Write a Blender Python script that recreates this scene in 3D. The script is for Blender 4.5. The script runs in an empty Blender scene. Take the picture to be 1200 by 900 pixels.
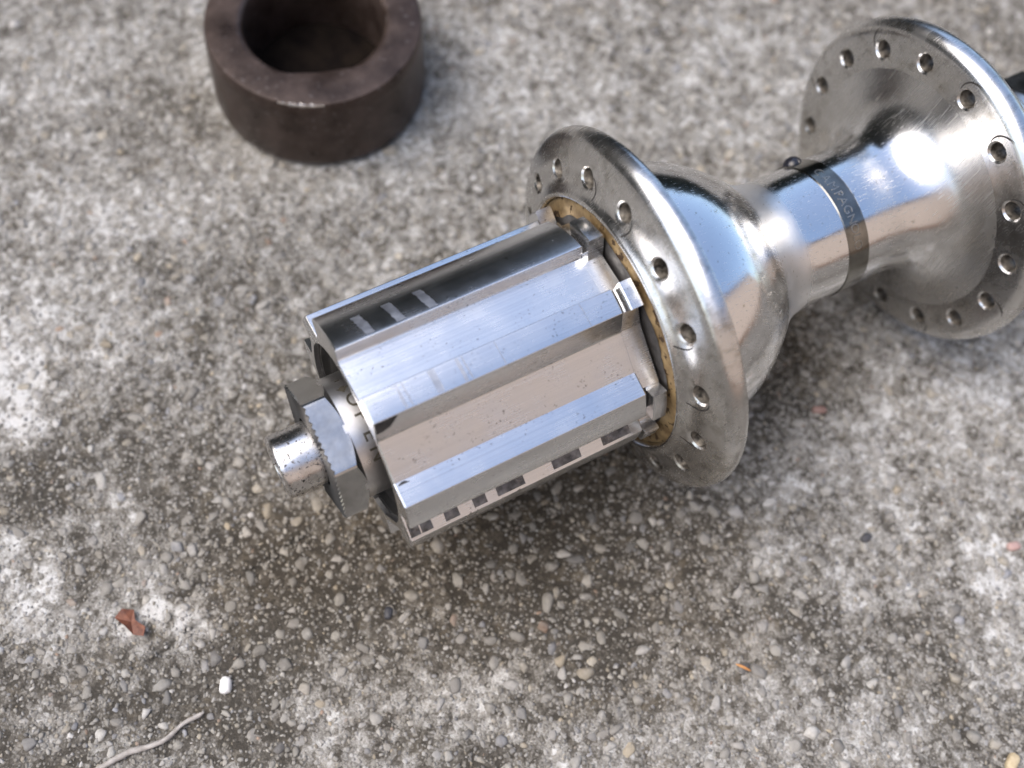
import bpy, bmesh, math, random
import numpy as np
from mathutils import Matrix, Vector

random.seed(7)
rng = np.random.default_rng(7)
C = bpy.context.scene.collection
scene = bpy.context.scene
MM = 0.001
rad = math.radians

# ------------------------------------------------------------------ camera
cam_d = bpy.data.cameras.new('camera')
cam = bpy.data.objects.new('camera', cam_d); C.objects.link(cam)
right = Vector((0.8765, -0.47682, 0.06627)).normalized()
fwd = Vector((0.25437, 0.34186, -0.90467)).normalized()
right = (right - fwd * right.dot(fwd)).normalized()
up = right.cross(fwd)
M = Matrix((right, up, -fwd)).transposed().to_4x4()
M.translation = Vector((-60.01434, -57.56953, 173.40586)) * MM
cam.matrix_world = M
cam_d.sensor_width = 36.0
cam_d.lens = 1338.1 / 1200 * 36.0
cam_d.clip_start = 0.005
cam_d.clip_end = 50.0
cam_d.dof.use_dof = True
cam_d.dof.focus_distance = 0.157
cam_d.dof.aperture_fstop = 13.0
cam_d.dof.aperture_blades = 0
scene.camera = cam
scene.render.resolution_x, scene.render.resolution_y = 1024, 768

# ------------------------------------------------------------------ sky + soft sun
SUN_EL, SUN_AZ = rad(60), rad(158)          # azimuth from +X towards +Y
world = bpy.data.worlds.new('World'); scene.world = world; world.use_nodes = True
wn = world.node_tree; wn.nodes.clear()
sky = wn.nodes.new('ShaderNodeTexSky'); sky.sky_type = 'NISHITA'; sky.sun_disc = False
sky.sun_elevation = SUN_EL; sky.sun_rotation = math.pi / 2 - SUN_AZ
sky.air_density = 1.0; sky.dust_density = 3.0; sky.ozone_density = 0.5
bg = wn.nodes.new('ShaderNodeBackground'); bg.inputs['Strength'].default_value = 0.135
wo = wn.nodes.new('ShaderNodeOutputWorld')
wn.links.new(sky.outputs[0], bg.inputs[0]); wn.links.new(bg.outputs[0], wo.inputs[0])
sd = bpy.data.lights.new('sun', 'SUN'); sd.energy = 1.0; sd.angle = rad(68); sd.color = (1.0, 0.93, 0.84)
sun = bpy.data.objects.new('sun', sd); C.objects.link(sun)
sdir = Vector((math.cos(SUN_EL) * math.cos(SUN_AZ), math.cos(SUN_EL) * math.sin(SUN_AZ), math.sin(SUN_EL)))
sun.rotation_euler = sdir.to_track_quat('Z', 'Y').to_euler()
sun.location = sdir * 3
scene.view_settings.view_transform = 'Standard'
scene.view_settings.look = 'None'
scene.view_settings.gamma = 1.0
scene.view_settings.use_curve_mapping = False
scene.view_settings.exposure = 1.25
scene.render.engine = 'CYCLES'

# ------------------------------------------------------------------ helpers
def tag(o, label=None, cat=None, group=None, kind=None):
    if label: o['label'] = label
    if cat: o['category'] = cat
    if group: o['group'] = group
    if kind: o['kind'] = kind
    return o

def obj(name, me, mat=None, parent=None):
    o = bpy.data.objects.new(name, me); C.objects.link(o)
    if mat is not None: me.materials.append(mat)
    if parent is not None: o.parent = parent
    return o

def mesh_from(name, V, F, smooth=True, sharp=None, merge=None, recalc=True):
    """V in millimetres"""
    bm = bmesh.new()
    vs = [bm.verts.new((v[0] * MM, v[1] * MM, v[2] * MM)) for v in V]
    for f in F:
        try: bm.faces.new([vs[i] for i in f])
        except ValueError: pass
    if merge: bmesh.ops.remove_doubles(bm, verts=bm.verts[:], dist=merge * MM)
    if recalc: bmesh.ops.recalc_face_normals(bm, faces=bm.faces[:])
    for f in bm.faces: f.smooth = smooth
    if sharp is not None:
        a = rad(sharp)
        for e in bm.edges:
            if len(e.link_faces) == 2 and e.calc_face_angle(0) > a: e.smooth = False
    me = bpy.data.meshes.new(name); bm.to_mesh(me); bm.free()
    return me

AXZ = 28.0                                   # hub axis height above the hub's base point
def P(x, r, th):                              # hub-local: th in degrees from straight up, positive towards the near side
    t = rad(th)
    return (x, -r * math.sin(t), AXZ + r * math.cos(t))

def catmull(pts, n):
    pts = np.array(pts, float); out = []
    p = np.vstack([2 * pts[0] - pts[1], pts, 2 * pts[-1] - pts[-2]])
    for i in range(1, len(p) - 2):
        for k in range(n):
            t = k / n
            a, b, c, d = p[i - 1], p[i], p[i + 1], p[i + 2]
            out.append(.5 * ((2 * b) + (-a + c) * t + (2 * a - 5 * b + 4 * c - d) * t * t + (-a + 3 * b - 3 * c + d) * t ** 3))
    out.append(pts[-1]); return [tuple(q) for q in out]

def lathe(prof, seg=128, th0=0.0, closed=False):
    V, F = [], []
    for (x, r) in prof:
        for s in range(seg): V.append(P(x, r, th0 + 360.0 * s / seg))
    n = len(prof)
    for i in range(n if closed else n - 1):
        j = (i + 1) % n
        for s in range(seg):
            t = (s + 1) % seg
            F.append((i * seg + s, i * seg + t, j * seg + t, j * seg + s))
    return V, F

def join(*parts):
    V, F = [], []
    for v, f in parts:
        b = len(V); V += list(v); F += [tuple(i + b for i in q) for q in f]
    return V, F

# ------------------------------------------------------------------ material helpers
class NT:
    def __init__(s, name):
        s.m = bpy.data.materials.new(name); s.m.use_nodes = True
        s.t = s.m.node_tree; s.t.nodes.clear()
        s.out = s.t.nodes.new('ShaderNodeOutputMaterial'); s.b = s.t.nodes.new('ShaderNodeBsdfPrincipled')
        s.t.links.new(s.b.outputs[0], s.out.inputs[0])
        s.tc = s.t.nodes.new('ShaderNodeTexCoord')
    def n(s, typ, **kw):
        q = s.t.nodes.new(typ)
        for k, v in kw.items(): setattr(q, k, v)
        return q
    def l(s, a, b): s.t.links.new(a, b)
    def mapping(s, sc, rot=(0, 0, 0), src=None):
        q = s.n('ShaderNodeMapping'); q.inputs['Scale'].default_value = sc; q.inputs['Rotation'].default_value = rot
        s.l(src or s.tc.outputs['Object'], q.inputs['Vector']); return q.outputs[0]
    def noise(s, vec, scale, detail=3, rough=.55, dist=0.0):
        q = s.n('ShaderNodeTexNoise'); q.inputs['Scale'].default_value = scale; q.inputs['Detail'].default_value = detail
        q.inputs['Roughness'].default_value = rough; q.inputs['Distortion'].default_value = dist
        s.l(vec, q.inputs['Vector']); return q.outputs['Fac']
    def ramp(s, fac, stops):
        q = s.n('ShaderNodeValToRGB'); e = q.color_ramp.elements
        while len(e) < len(stops): e.new(.5)
        for el, (p, c) in zip(e, stops):
            el.position = p; el.color = (c, c, c, 1) if isinstance(c, (int, float)) else (*c, 1)
        s.l(fac, q.inputs[0]); return q.outputs[0]
    def mix(s, f, a, b, mode='MIX'):
        q = s.n('ShaderNodeMix', data_type='RGBA', blend_type=mode)
        for val, i in ((f, 0), (a, 6), (b, 7)):
            if isinstance(val, (int, float)): q.inputs[i].default_value = val if i == 0 else (val, val, val, 1)
            elif isinstance(val, tuple): q.inputs[i].default_value = (*val, 1)
            else: s.l(val, q.inputs[i])
        return q.outputs[2]
    def math(s, op, a, b=0.0):
        q = s.n('ShaderNodeMath', operation=op)
        for i, v in enumerate((a, b)):
            if isinstance(v, (int, float)): q.inputs[i].default_value = v
            else: s.l(v, q.inputs[i])
        return q.outputs[0]
    def bump(s, h, dist, strength=1.0, prev=None):
        q = s.n('ShaderNodeBump'); q.inputs['Distance'].default_value = dist; q.inputs['Strength'].default_value = strength
        s.l(h, q.inputs['Height'])
        if prev is not None: s.l(prev, q.inputs['Normal'])
        return q.outputs[0]
    def set(s, **kw):
        names = dict(color='Base Color', metal='Metallic', rough='Roughness', normal='Normal', spec='Specular IOR Level', coat='Coat Weight', coatr='Coat Roughness', aniso='Anisotropic')
        for k, v in kw.items():
            i = s.b.inputs[names[k]]
            if isinstance(v, (int, float)): i.default_value = v
            elif isinstance(v, tuple): i.default_value = (*v, 1)
            else: s.l(v, i)
        return s.m

def mat_polished():
    s = NT('polished_aluminium'); o = s.tc.outputs['Object']
    cloud = s.noise(s.mapping((1, 1, 1)), 90, 4, .6)
    fine = s.noise(s.mapping((1, 1, 1)), 1400, 3, .6)
    rings = s.noise(s.mapping((5200, 60, 60)), 1.0, 3, .65)      # turned lines run round the axis
    scr = s.noise(s.mapping((900, 7000, 200), (.5, .3, .2)), 1.0, 2, .5)
    r = s.ramp(cloud, [(.35, .10), (.7, .21)])
    sx = s.n('ShaderNodeSeparateXYZ'); s.l(o, sx.inputs[0]); mr = s.n('ShaderNodeMapRange', interpolation_type='SMOOTHSTEP'); mr.inputs[1].default_value = .0450; mr.inputs[2].default_value = .0515; s.l(sx.outputs[0], mr.inputs[0]); worn = mr.outputs[0]
    def window(a, b_, c, d):
        q1 = s.n('ShaderNodeMapRange', interpolation_type='SMOOTHSTEP'); q1.inputs[1].default_value = a; q1.inputs[2].default_value = b_; s.l(sx.outputs[0], q1.inputs[0])
        q2 = s.n('ShaderNodeMapRange', interpolation_type='SMOOTHSTEP'); q2.inputs[1].default_value = c; q2.inputs[2].default_value = d; s.l(sx.outputs[0], q2.inputs[0])
        return s.math('MULTIPLY', q1.outputs[0], s.math('SUBTRACT', 1.0, q2.outputs[0]))
    neck = window(.0165, .0205, .0245, .0275)
    r2 = s.math('ADD', r, s.math('MULTIPLY', s.ramp(scr, [(.58, 0.0), (.72, 1.0)]), .20))
    col = s.mix(s.ramp(fine, [(.3, 0.0), (.36, 1.0)]), (.52, .50, .45), (.80, .80, .795))
    col = s.mix(worn, col, (.63, .62, .60)); r2 = s.math('ADD', r2, s.math('MULTIPLY', worn, .10)); r2 = s.math('ADD', r2, s.math('MULTIPLY', neck, .24))
    nb = s.bump(s.math('MULTIPLY', rings, s.math('ADD', .5, s.math('MULTIPLY', neck, 2.2))), 0.000011); nb = s.bump(cloud, 0.00006, .5, nb)
    return s.set(color=col, metal=1.0, rough=r2, normal=nb)

def mat_flange():
    s = NT('hazy_aluminium')
    cloud = s.noise(s.mapping((1, 1, 1)), 130, 5, .65, .4)
    spk = s.noise(s.mapping((1, 1, 1)), 2600, 2, .5)
    grime = s.noise(s.mapping((1, 1, 1)), 420, 4, .7)
    scr = s.noise(s.mapping((300, 6500, 900), (.2, .6, .9)), 1.0, 2, .5)
    r = s.math('ADD', s.ramp(cloud, [(.3, .18), (.75, .34)]), s.math('MULTIPLY', s.ramp(scr, [(.62, 0.0), (.74, 1.0)]), .12))
    col = s.mix(s.ramp(grime, [(.28, 0.0), (.5, 1.0)]), (.42, .405, .37), (.67, .66, .64))
    col = s.mix(s.ramp(spk, [(.24, 0.0), (.30, 1.0)]), (.10, .09, .08), col)
    nb = s.bump(cloud, 0.00005, .6); nb = s.bump(scr, 0.000004, .7, nb)
    return s.set(color=col, metal=1.0, rough=r, normal=nb)

def mat_brushed():
    s = NT('brushed_aluminium')
    line = s.noise(s.mapping((14, 5200, 5200)), 1.0, 4, .62)
    line2 = s.noise(s.mapping((40, 1500, 1500)), 1.0, 2, .5)
    cloud = s.noise(s.mapping((1, 1, 1)), 160, 4, .6)
    pit = s.noise(s.mapping((1, 1, 1)), 2300, 2, .5)
    patch = s.noise(s.mapping((1, 1, 1)), 300, 3, .6)
    r = s.math('ADD', s.ramp(cloud, [(.3, .15), (.7, .25)]), s.math('MULTIPLY', line, .10))
    col = s.mix(line, (.60, .61, .62), (.90, .90, .90))
    pm = s.math('MULTIPLY', s.ramp(pit, [(.64, 0.0), (.70, 1.0)]), s.ramp(patch, [(.48, 0.0), (.62, .9)]))
    col = s.mix(pm, col, (.16, .15, .14))
    nb = s.bump(line, 0.0000045, 1.0); nb = s.bump(line2, 0.000006, .7, nb)
    return s.set(color=col, metal=1.0, rough=r, normal=nb)

def simple_metal(name, c1, c2, r1, r2, scale=400, metal=1.0, bump=0.00002, spots=None):
    s = NT(name)
    a = s.noise(s.mapping((1, 1, 1)), scale, 5, .65)
    col = s.mix(s.ramp(a, [(.35, 0.0), (.65, 1.0)]), c1, c2)
    rr = s.ramp(s.noise(s.mapping((1, 1, 1)), scale * .6, 4, .6), [(.3, r1), (.7, r2)])
    if spots:
        sp = s.ramp(s.noise(s.mapping((1, 1, 1)), spots[0], 3, .6), [(spots[1], 0.0), (spots[1] + .05, 1.0)])
        col = s.mix(sp, col, spots[2]); rr = s.math('ADD', rr, s.math('MULTIPLY', sp, .35))
    return s.set(color=col, metal=metal, rough=rr, normal=s.bump(a, bump))

m_pol = mat_polished(); m_fl = mat_flange(); m_br = mat_brushed()
m_steel = simple_metal('nut_steel', (.40, .40, .395), (.52, .52, .515), .14, .26, 500)
m_cone = simple_metal('cone_steel', (.58, .57, .56), (.70, .69, .68), .26, .38, 350)
m_axle = simple_metal('worn_chrome', (.58, .56, .54), (.78, .77, .76), .2, .34, 500, spots=(2200, .585, (.05, .045, .04)))
m_hole = simple_metal('dirty_shaded_hole', (.015, .013, .010), (.22, .20, .17), .35, .6, 900, .6, .0001)  # dirt plus the shade inside the spoke holes, put into the colour
m_seal = simple_metal('greasy_brass', (.13, .085, .038), (.30, .215, .105), .45, .7, 330, .4, .00008, spots=(600, .56, (.05, .03, .015)))
m_seal_nut_black = simple_metal('rubber_and_nut_black', (.012, .012, .012), (.025, .024, .022), .4, .6, 500, 0.0)
m_clip = simple_metal('black_anodised', (.19, .183, .165), (.31, .30, .27), .11, .2, 300, 1.0, .000006)
m_knob = simple_metal('black_enamel', (.012, .013, .018), (.02, .02, .026), .12, .22, 400, 0.0)
m_ink = simple_metal('etched_letter', (.05, .045, .035), (.10, .09, .07), .3, .5, 900, .6)
m_emb = simple_metal('engraved_letter', (.27, .263, .24), (.38, .37, .345), .25, .45, 900, 1.0)
m_grime_shade = simple_metal('black_grime_shade', (.010, .009, .008), (.035, .032, .03), .45, .7, 900, .0, .00006)
m_soot = simple_metal('sooty_metal', (.07, .068, .066), (.24, .235, .23), .22, .4, 700, .9, .00006)
m_wear = simple_metal('rubbed_aluminium', (.60, .61, .63), (.78, .79, .80), .42, .6, 700, 1.0)
m_line = simple_metal('scored_aluminium', (.34, .36, .40), (.50, .52, .56), .38, .55, 900, 1.0)

# ------------------------------------------------------------------ THE GROUND
def vnoise(X, Y, s, seed):
    r = np.random.default_rng(seed); n = 256
    g = r.random((n, n)); x = X / s; y = Y / s
    xi = np.floor(x).astype(int); yi = np.floor(y).astype(int); fx = x - xi; fy = y - yi
    fx = fx * fx * (3 - 2 * fx); fy = fy * fy * (3 - 2 * fy)
    a = g[xi % n, yi % n]; b = g[(xi + 1) % n, yi % n]; c = g[xi % n, (yi + 1) % n]; d = g[(xi + 1) % n, (yi + 1) % n]
    return (a * (1 - fx) + b * fx) * (1 - fy) + (c * (1 - fx) + d * fx) * fy
def fbm(X, Y, s, seed, o=4, g=.55):
    t = 0; w = 1; tot = 0
    for k in range(o): t = t + w * vnoise(X + 37 * k, Y - 21 * k, s / 2 ** k, seed + k); tot += w; w *= g
    return t / tot
LIGHT = [(-82.4,47.3,9,.8),(-86.7,42.6,8,.8),(-67.8,43.5,4,.5),(-92.5,16.8,4,.8),(-84.8,15.9,3,.8),(-76,17.6,3,.7),(-76.9,22.8,3,.6),
         (-94.2,11.7,5,.9),(-77.6,-4.3,5,1.),(-80.6,1.7,4.5,.9),(-72.5,-3.3,4,.8),(-95.6,-7.4,4,.4),(-61.5,-26.8,4,.6),(-35.1,-46.3,6,.6),
         (-41.9,-32.3,6,.55),(40.8,-52.3,6,.7),(-35.5,-39.2,6,.5),(-62.8,61.2,14,.35),(61,52.6,22,.25),(25.8,69.2,18,.45),(20,-45,12,.25),(45,-25,16,.35),(-20,80,16,.35),(-55,95,14,.3),(42,-62,16,.35),(2,-72,16,.4),(24,-34,14,.3),(60,-30,16,.3),(-22,-56,12,.35)]
DARK = [(-42.4,85.8,10,.5),(-84.3,25,7,.6),(-83.9,10.9,3.5,.7),(-55.3,-4,7,.6),(-69.7,-21.1,6,.5),(-18.2,-32.4,9,.5),(10,-50.2,8,.6),(26,-60.1,8,.6),
        (-18.7,-19.9,12,.7),(32.4,-10.4,9,.6),(-87.5,15.8,2.5,.6),(-89.9,24.7,6,.5),(-60,-12,8,.45),(-48,55,12,.35),(-30,-6,20,.75),(8,-6,14,.6),(-60,-4,12,.6),(-20,-30,16,.4),(-80,-14,8,.4),(30,-4,9,.5)]  # dark concrete patches; those under and beside the hub paint its shade
CRACKS = [[(-112,-12),(-104.1,-10.8),(-99.2,-10.8),(-95.2,-11.6),(-90.2,-10.2),(-86.3,-8.2),(-80,-7),(-74.5,-5.1),(-70.2,-4.5),(-65,-2),(-61.4,-1.6),(-54.5,-.5),(-46,3),(-36,4)],
          [(42,84),(43,75.5),(43.6,69.1),(43.3,63.3),(42.6,56.6),(45,48)]]
def seg_dist(X, Y, pl):
    d = np.full(X.shape, 1e9)
    for (x0, y0), (x1, y1) in zip(pl[:-1], pl[1:]):
        t = np.clip(((X - x0) * (x1 - x0) + (Y - y0) * (y1 - y0)) / ((x1 - x0) ** 2 + (y1 - y0) ** 2), 0, 1)
        d = np.minimum(d, np.hypot(X - x0 - t * (x1 - x0), Y - y0 - t * (y1 - y0)))
    return d
def tone(X, Y):
    """0 dark worn matrix and painted hub shade .. 1 pale lime-bloomed cement"""
    wob = fbm(X, Y, 6, 101, 4) - .5;  wob2 = fbm(X, Y, 6, 131, 4) - .5
    t = .34 + .5 * (fbm(X, Y, 34, 11, 4) - .5) + .50 * (fbm(X, Y, 7, 21, 5, .62) - .5) + .85 * (fbm(X, Y, 2.0, 41, 3, .7) - .5)
    t = t + .0012 * np.clip(Y - 10, -60, 120) - .07 * np.clip((-20 - X) / 50, 0, 1) * np.clip((40 - Y) / 50, 0, 1)
    Xw, Yw = X + 9 * wob, Y + 9 * wob2
    brk = np.clip((fbm(X, Y, 3.2, 151, 4, .7) - .36) / .16, 0, 1)
    for (x, y, r, s) in LIGHT: t = t + .62 * s * np.exp(-(((Xw - x) ** 2 + (Yw - y) ** 2) / (r * r)) ** 1.2) * (.25 + .75 * brk)
    for (x, y, r, s) in DARK: t = t - .42 * s * np.exp(-((Xw - x) ** 2 + (Yw - y) ** 2) / (r * r))
    return np.clip(t, 0, 1.1)
def height(X, Y):                            # mm
    h = .55 * (fbm(X, Y, 9, 51, 3) - .5) + .75 * (fbm(X, Y, 2.2, 61, 3, .6) - .5)
    cd = np.full(X.shape, 1e9)
    wx = 1.6 * (vnoise(X, Y, 2.5, 71) - .5); wy = 1.6 * (vnoise(X, Y, 2.5, 72) - .5)
    for pl in CRACKS: cd = np.minimum(cd, seg_dist(X + wx, Y + wy, pl))
    wid = .14 + .34 * vnoise(X, Y, 9, 73)
    return h, np.exp(-(cd / wid) ** 2) * np.clip(1.6 * vnoise(X, Y, 6, 74) - .1, 0, 1)

core_x = np.arange(-128, 152.1, .6); core_y = np.arange(-104, 150.1, .6)
def extend(a):
    st, out = .6, []
    while st < 1500: st *= 1.42; out.append(st)
    c = np.cumsum(out); return np.concatenate([a[0] - c[::-1], a, a[-1] + c])
gx, gy = extend(core_x), extend(core_y)
GX, GY = np.meshgrid(gx, gy, indexing='ij')
H, CR = height(GX, GY)
fade = np.clip(1 - np.maximum(np.maximum(core_x[0] - GX, GX - core_x[-1]), np.maximum(core_y[0] - GY, GY - core_y[-1])) / 20, 0, 1)
HZ = (H - .25) * fade - .6 * CR * fade
nxg, nyg = GX.shape
idx = np.arange(nxg * nyg).reshape(nxg, nyg)
quads = np.stack([idx[:-1, :-1], idx[1:, :-1], idx[1:, 1:], idx[:-1, 1:]], -1).reshape(-1, 4)
def np_mesh(name, V, polys, k):
    me = bpy.data.meshes.new(name)
    me.vertices.add(len(V)); me.vertices.foreach_set('co', np.ascontiguousarray(V, np.float32).ravel())
    me.loops.add(polys.size); me.loops.foreach_set('vertex_index', polys.astype(np.int32).ravel())
    me.polygons.add(len(polys)); me.polygons.foreach_set('loop_start', np.arange(0, polys.size, k, dtype=np.int32))
    me.update(calc_edges=True); me.validate()
    me.shade_smooth(); return me
gV = np.stack([GX, GY, HZ], -1).reshape(-1, 3) * MM
g_me = np_mesh('concrete_ground', gV, quads, 4)
T = tone(GX, GY).reshape(-1)
at = g_me.attributes.new('pale', 'FLOAT', 'POINT'); at.data.foreach_set('value', T.astype(np.float32))
def hub_shade(X, Y):  # brown darkening of ground and stones, painting the shade under the hub
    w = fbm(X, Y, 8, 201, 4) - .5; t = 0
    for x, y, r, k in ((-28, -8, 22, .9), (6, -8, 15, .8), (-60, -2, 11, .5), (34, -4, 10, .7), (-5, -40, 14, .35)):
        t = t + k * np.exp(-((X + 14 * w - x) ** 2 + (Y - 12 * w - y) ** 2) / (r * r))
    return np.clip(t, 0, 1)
at = g_me.attributes.new('hub_shade', 'FLOAT', 'POINT'); at.data.foreach_set('value', hub_shade(GX, GY).reshape(-1).astype(np.float32))
at = g_me.attributes.new('crack', 'FLOAT', 'POINT'); at.data.foreach_set('value', (CR * fade).reshape(-1).astype(np.float32))

s = NT('weathered_concrete')
pa = s.n('ShaderNodeAttribute', attribute_name='pale').outputs['Fac']
ck = s.n('ShaderNodeAttribute', attribute_name='crack').outputs['Fac']
n1 = s.noise(s.mapping((1, 1, 1)), 900, 5, .7); n2 = s.noise(s.mapping((1, 1, 1)), 2600, 3, .65)
n3 = s.noise(s.mapping((1, 1, 1)), 260, 4, .6)
f = s.math('ADD', s.math('ADD', pa, s.math('MULTIPLY', s.math('SUBTRACT', n1, .5), .55)), s.math('MULTIPLY', s.math('SUBTRACT', n2, .5), 1.0))
vg = s.n('ShaderNodeTexVoronoi'); vg.inputs['Scale'].default_value = 1150; s.l(s.mapping((1, 1, 1)), vg.inputs['Vector'])
vs = s.n('ShaderNodeSeparateColor'); s.l(vg.outputs['Color'], vs.inputs[0])
f = s.math('ADD', f, s.math('MULTIPLY', s.math('SUBTRACT', vs.outputs[0], .42), .42))
col = s.ramp(f, [(.0, (.050, .045, .037)), (.28, (.110, .101, .086)), (.55, (.255, .246, .224)), (.80, (.42, .415, .395)), (1.0, (.56, .56, .545))])
col = s.mix(s.ramp(n3, [(.55, 0.0), (.75, .35)]), col, (.20, .165, .11))
st = s.n('ShaderNodeAttribute', attribute_name='hub_shade').outputs['Fac']
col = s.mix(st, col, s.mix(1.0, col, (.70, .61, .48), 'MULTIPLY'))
col = s.mix(ck, col, (.045, .040, .033))
nb = s.bump(n1, .0004, .8); nb = s.bump(n2, .00025, .9, nb); nb = s.bump(vs.outputs[0], .00012, .6, nb)
m_con = s.set(color=col, rough=.88, spec=.3, normal=nb)
tag(obj('concrete_ground', g_me, m_con), kind='structure')

# exposed aggregate, joined: nobody could count it
def ico(sub):
    bm = bmesh.new(); bmesh.ops.create_icosphere(bm, subdivisions=sub, radius=1.0)
    v = np.array([q.co[:] for q in bm.verts]); f = np.array([[a.index for a in q.verts] for q in bm.faces]); bm.free(); return v, f
PAL = np.array([(.46,.45,.42),(.40,.385,.345),(.52,.51,.49),(.34,.325,.29),(.27,.26,.24),(.44,.40,.32),(.42,.36,.26),(.22,.225,.235),(.58,.575,.56),(.30,.31,.335),(.36,.25,.18),(.12,.12,.125)])
PW = np.array([18,16,10,15,11,9,5,5,4,4,1.2,1.8]); PW = PW / PW.sum()
def inside(X, Y, m=16):
    poly = [(-104.5, -11.9), (27, -82.2), (125.6, 37.1), (-60.3, 123.5)]; ok = np.ones(X.shape, bool)
    for (x0, y0), (x1, y1) in zip(poly, poly[1:] + poly[:1]):
        ok &= ((x1 - x0) * (Y - y0) - (y1 - y0) * (X - x0)) / math.hypot(x1 - x0, y1 - y0) > -m
    return ok
def scatter(n, rlo, rhi, sub, seed, zmin, zmax, avoid=True, pw=2.0):
    r = np.random.default_rng(seed)
    X = r.uniform(-126, 150, n); Y = r.uniform(-102, 148, n)
    k0 = inside(X, Y); X, Y = X[k0], Y[k0]; n = len(X)
    R = rlo * (rhi / rlo) ** (r.random(n) ** pw)
    if avoid:
        cell = {}; keep = []
        for i in np.argsort(-R):
            cx, cy = int(X[i] // 3), int(Y[i] // 3); ok = True
            for a in (-1, 0, 1):
                for b in (-1, 0, 1):
                    for j in cell.get((cx + a, cy + b), ()):
                        if (X[i] - X[j]) ** 2 + (Y[i] - Y[j]) ** 2 < (.85 * (R[i] + R[j])) ** 2: ok = False; break
                    if not ok: break
                if not ok: break
            if ok: cell.setdefault((cx, cy), []).append(i); keep.append(i)
        keep = np.array(keep); X, Y, R = X[keep], Y[keep], R[keep]
    tn = tone(X, Y)
    keep = r.random(len(X)) > np.clip((tn - .55) * 1.1, 0, .75)          # lime bloom buries the stones
    keep &= (X - .6 * 0) ** 2 >= 0
    X, Y, R, tn = X[keep], Y[keep], R[keep], tn[keep]; n = len(X)
    v0, f0 = ico(sub); nv = len(v0)
    lump = 1 + r.uniform(-.2, .2, (n, nv, 1)); v0 = np.sign(v0) * np.abs(v0) ** .86
    sc = np.stack([R * r.uniform(.85, 1.3, n), R * r.uniform(.7, 1.0, n), R * r.uniform(.38, .62, n)], -1)[:, None, :]
    u = v0[None] * lump
    for _ in range(5):
        pn = r.normal(size=(n, 1, 3)); pn /= np.linalg.norm(pn, axis=2, keepdims=True)
        dd = (u * pn).sum(2, keepdims=True); u = u - np.maximum(0, dd - r.uniform(.45, .85, (n, 1, 1))) * pn
    v = u * sc * 1.12
    a = r.uniform(0, 6.283, n); tl = r.uniform(-.35, .35, n)
    v = np.stack([v[..., 0], v[..., 1] * np.cos(tl)[:, None] - v[..., 2] * np.sin(tl)[:, None], v[..., 1] * np.sin(tl)[:, None] + v[..., 2] * np.cos(tl)[:, None]], -1)
    v = np.stack([v[..., 0] * np.cos(a)[:, None] - v[..., 1] * np.sin(a)[:, None], v[..., 0] * np.sin(a)[:, None] + v[..., 1] * np.cos(a)[:, None], v[..., 2]], -1)
    hz, cr = height(X, Y)
    z = (hz - .25) + R * r.uniform(zmin, zmax, n)
    v = v + np.stack([X, Y, z], -1)[:, None, :]
    col = PAL[r.choice(len(PAL), n, p=PW)] * (r.uniform(.5, 1.0, (n, 1)) if rlo > .3 else r.uniform(.4, .88, (n, 1)))
    col = col * (1 - hub_shade(X, Y)[:, None] * (1 - np.array([.62, .53, .40])))
    film = np.clip(r.random((n, 1)) * (.75 if rlo > .3 else .95), 0, 1)                      # grey cement film left on the stones
    col = col * (1 - film) + film * (np.array([.15, .14, .12]) + .25 * np.clip(tn, 0, 1)[:, None])
    return v.reshape(-1, 3) * MM, (f0[None] + (np.arange(n) * nv)[:, None, None]).reshape(-1, 3), np.repeat(col, nv, 0)
sets = [scatter(26000, .36, 1.2, 2, 5, -.34, .04, True, 3.8), scatter(150000, .19, .42, 1, 6, -.28, .12, True, 1.4)]
Vs, Fs, Cs, b = [], [], [], 0
for v, f_, c in sets: Vs.append(v); Fs.append(f_ + b); Cs.append(c); b += len(v)
a_me = np_mesh('aggregate', np.concatenate(Vs), np.concatenate(Fs), 3)
cc = np.concatenate(Cs); ca = a_me.color_attributes.new('stone', 'FLOAT_COLOR', 'POINT')
ca.data.foreach_set('color', np.concatenate([cc, np.ones((len(cc), 1))], 1).astype(np.float32).ravel())
s = NT('aggregate_stone')
sc_ = s.n('ShaderNodeAttribute', attribute_name='stone').outputs['Color']
n1 = s.noise(s.mapping((1, 1, 1)), 1500, 4, .7); n2 = s.noise(s.mapping((1, 1, 1)), 420, 3, .6)
col = s.mix(s.ramp(n1, [(.35, 0.0), (.75, .5)]), sc_, (.16, .148, .125))
col = s.mix(s.ramp(n2, [(.55, 0.0), (.72, .5)]), col, (.36, .35, .32))
m_agg = s.set(color=col, rough=s.ramp(n1, [(.3, .5), (.7, .8)]), spec=.4, normal=s.bump(n1, .00018, .7))
tag(obj('aggregate', a_me, m_agg), kind='stuff')

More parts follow.
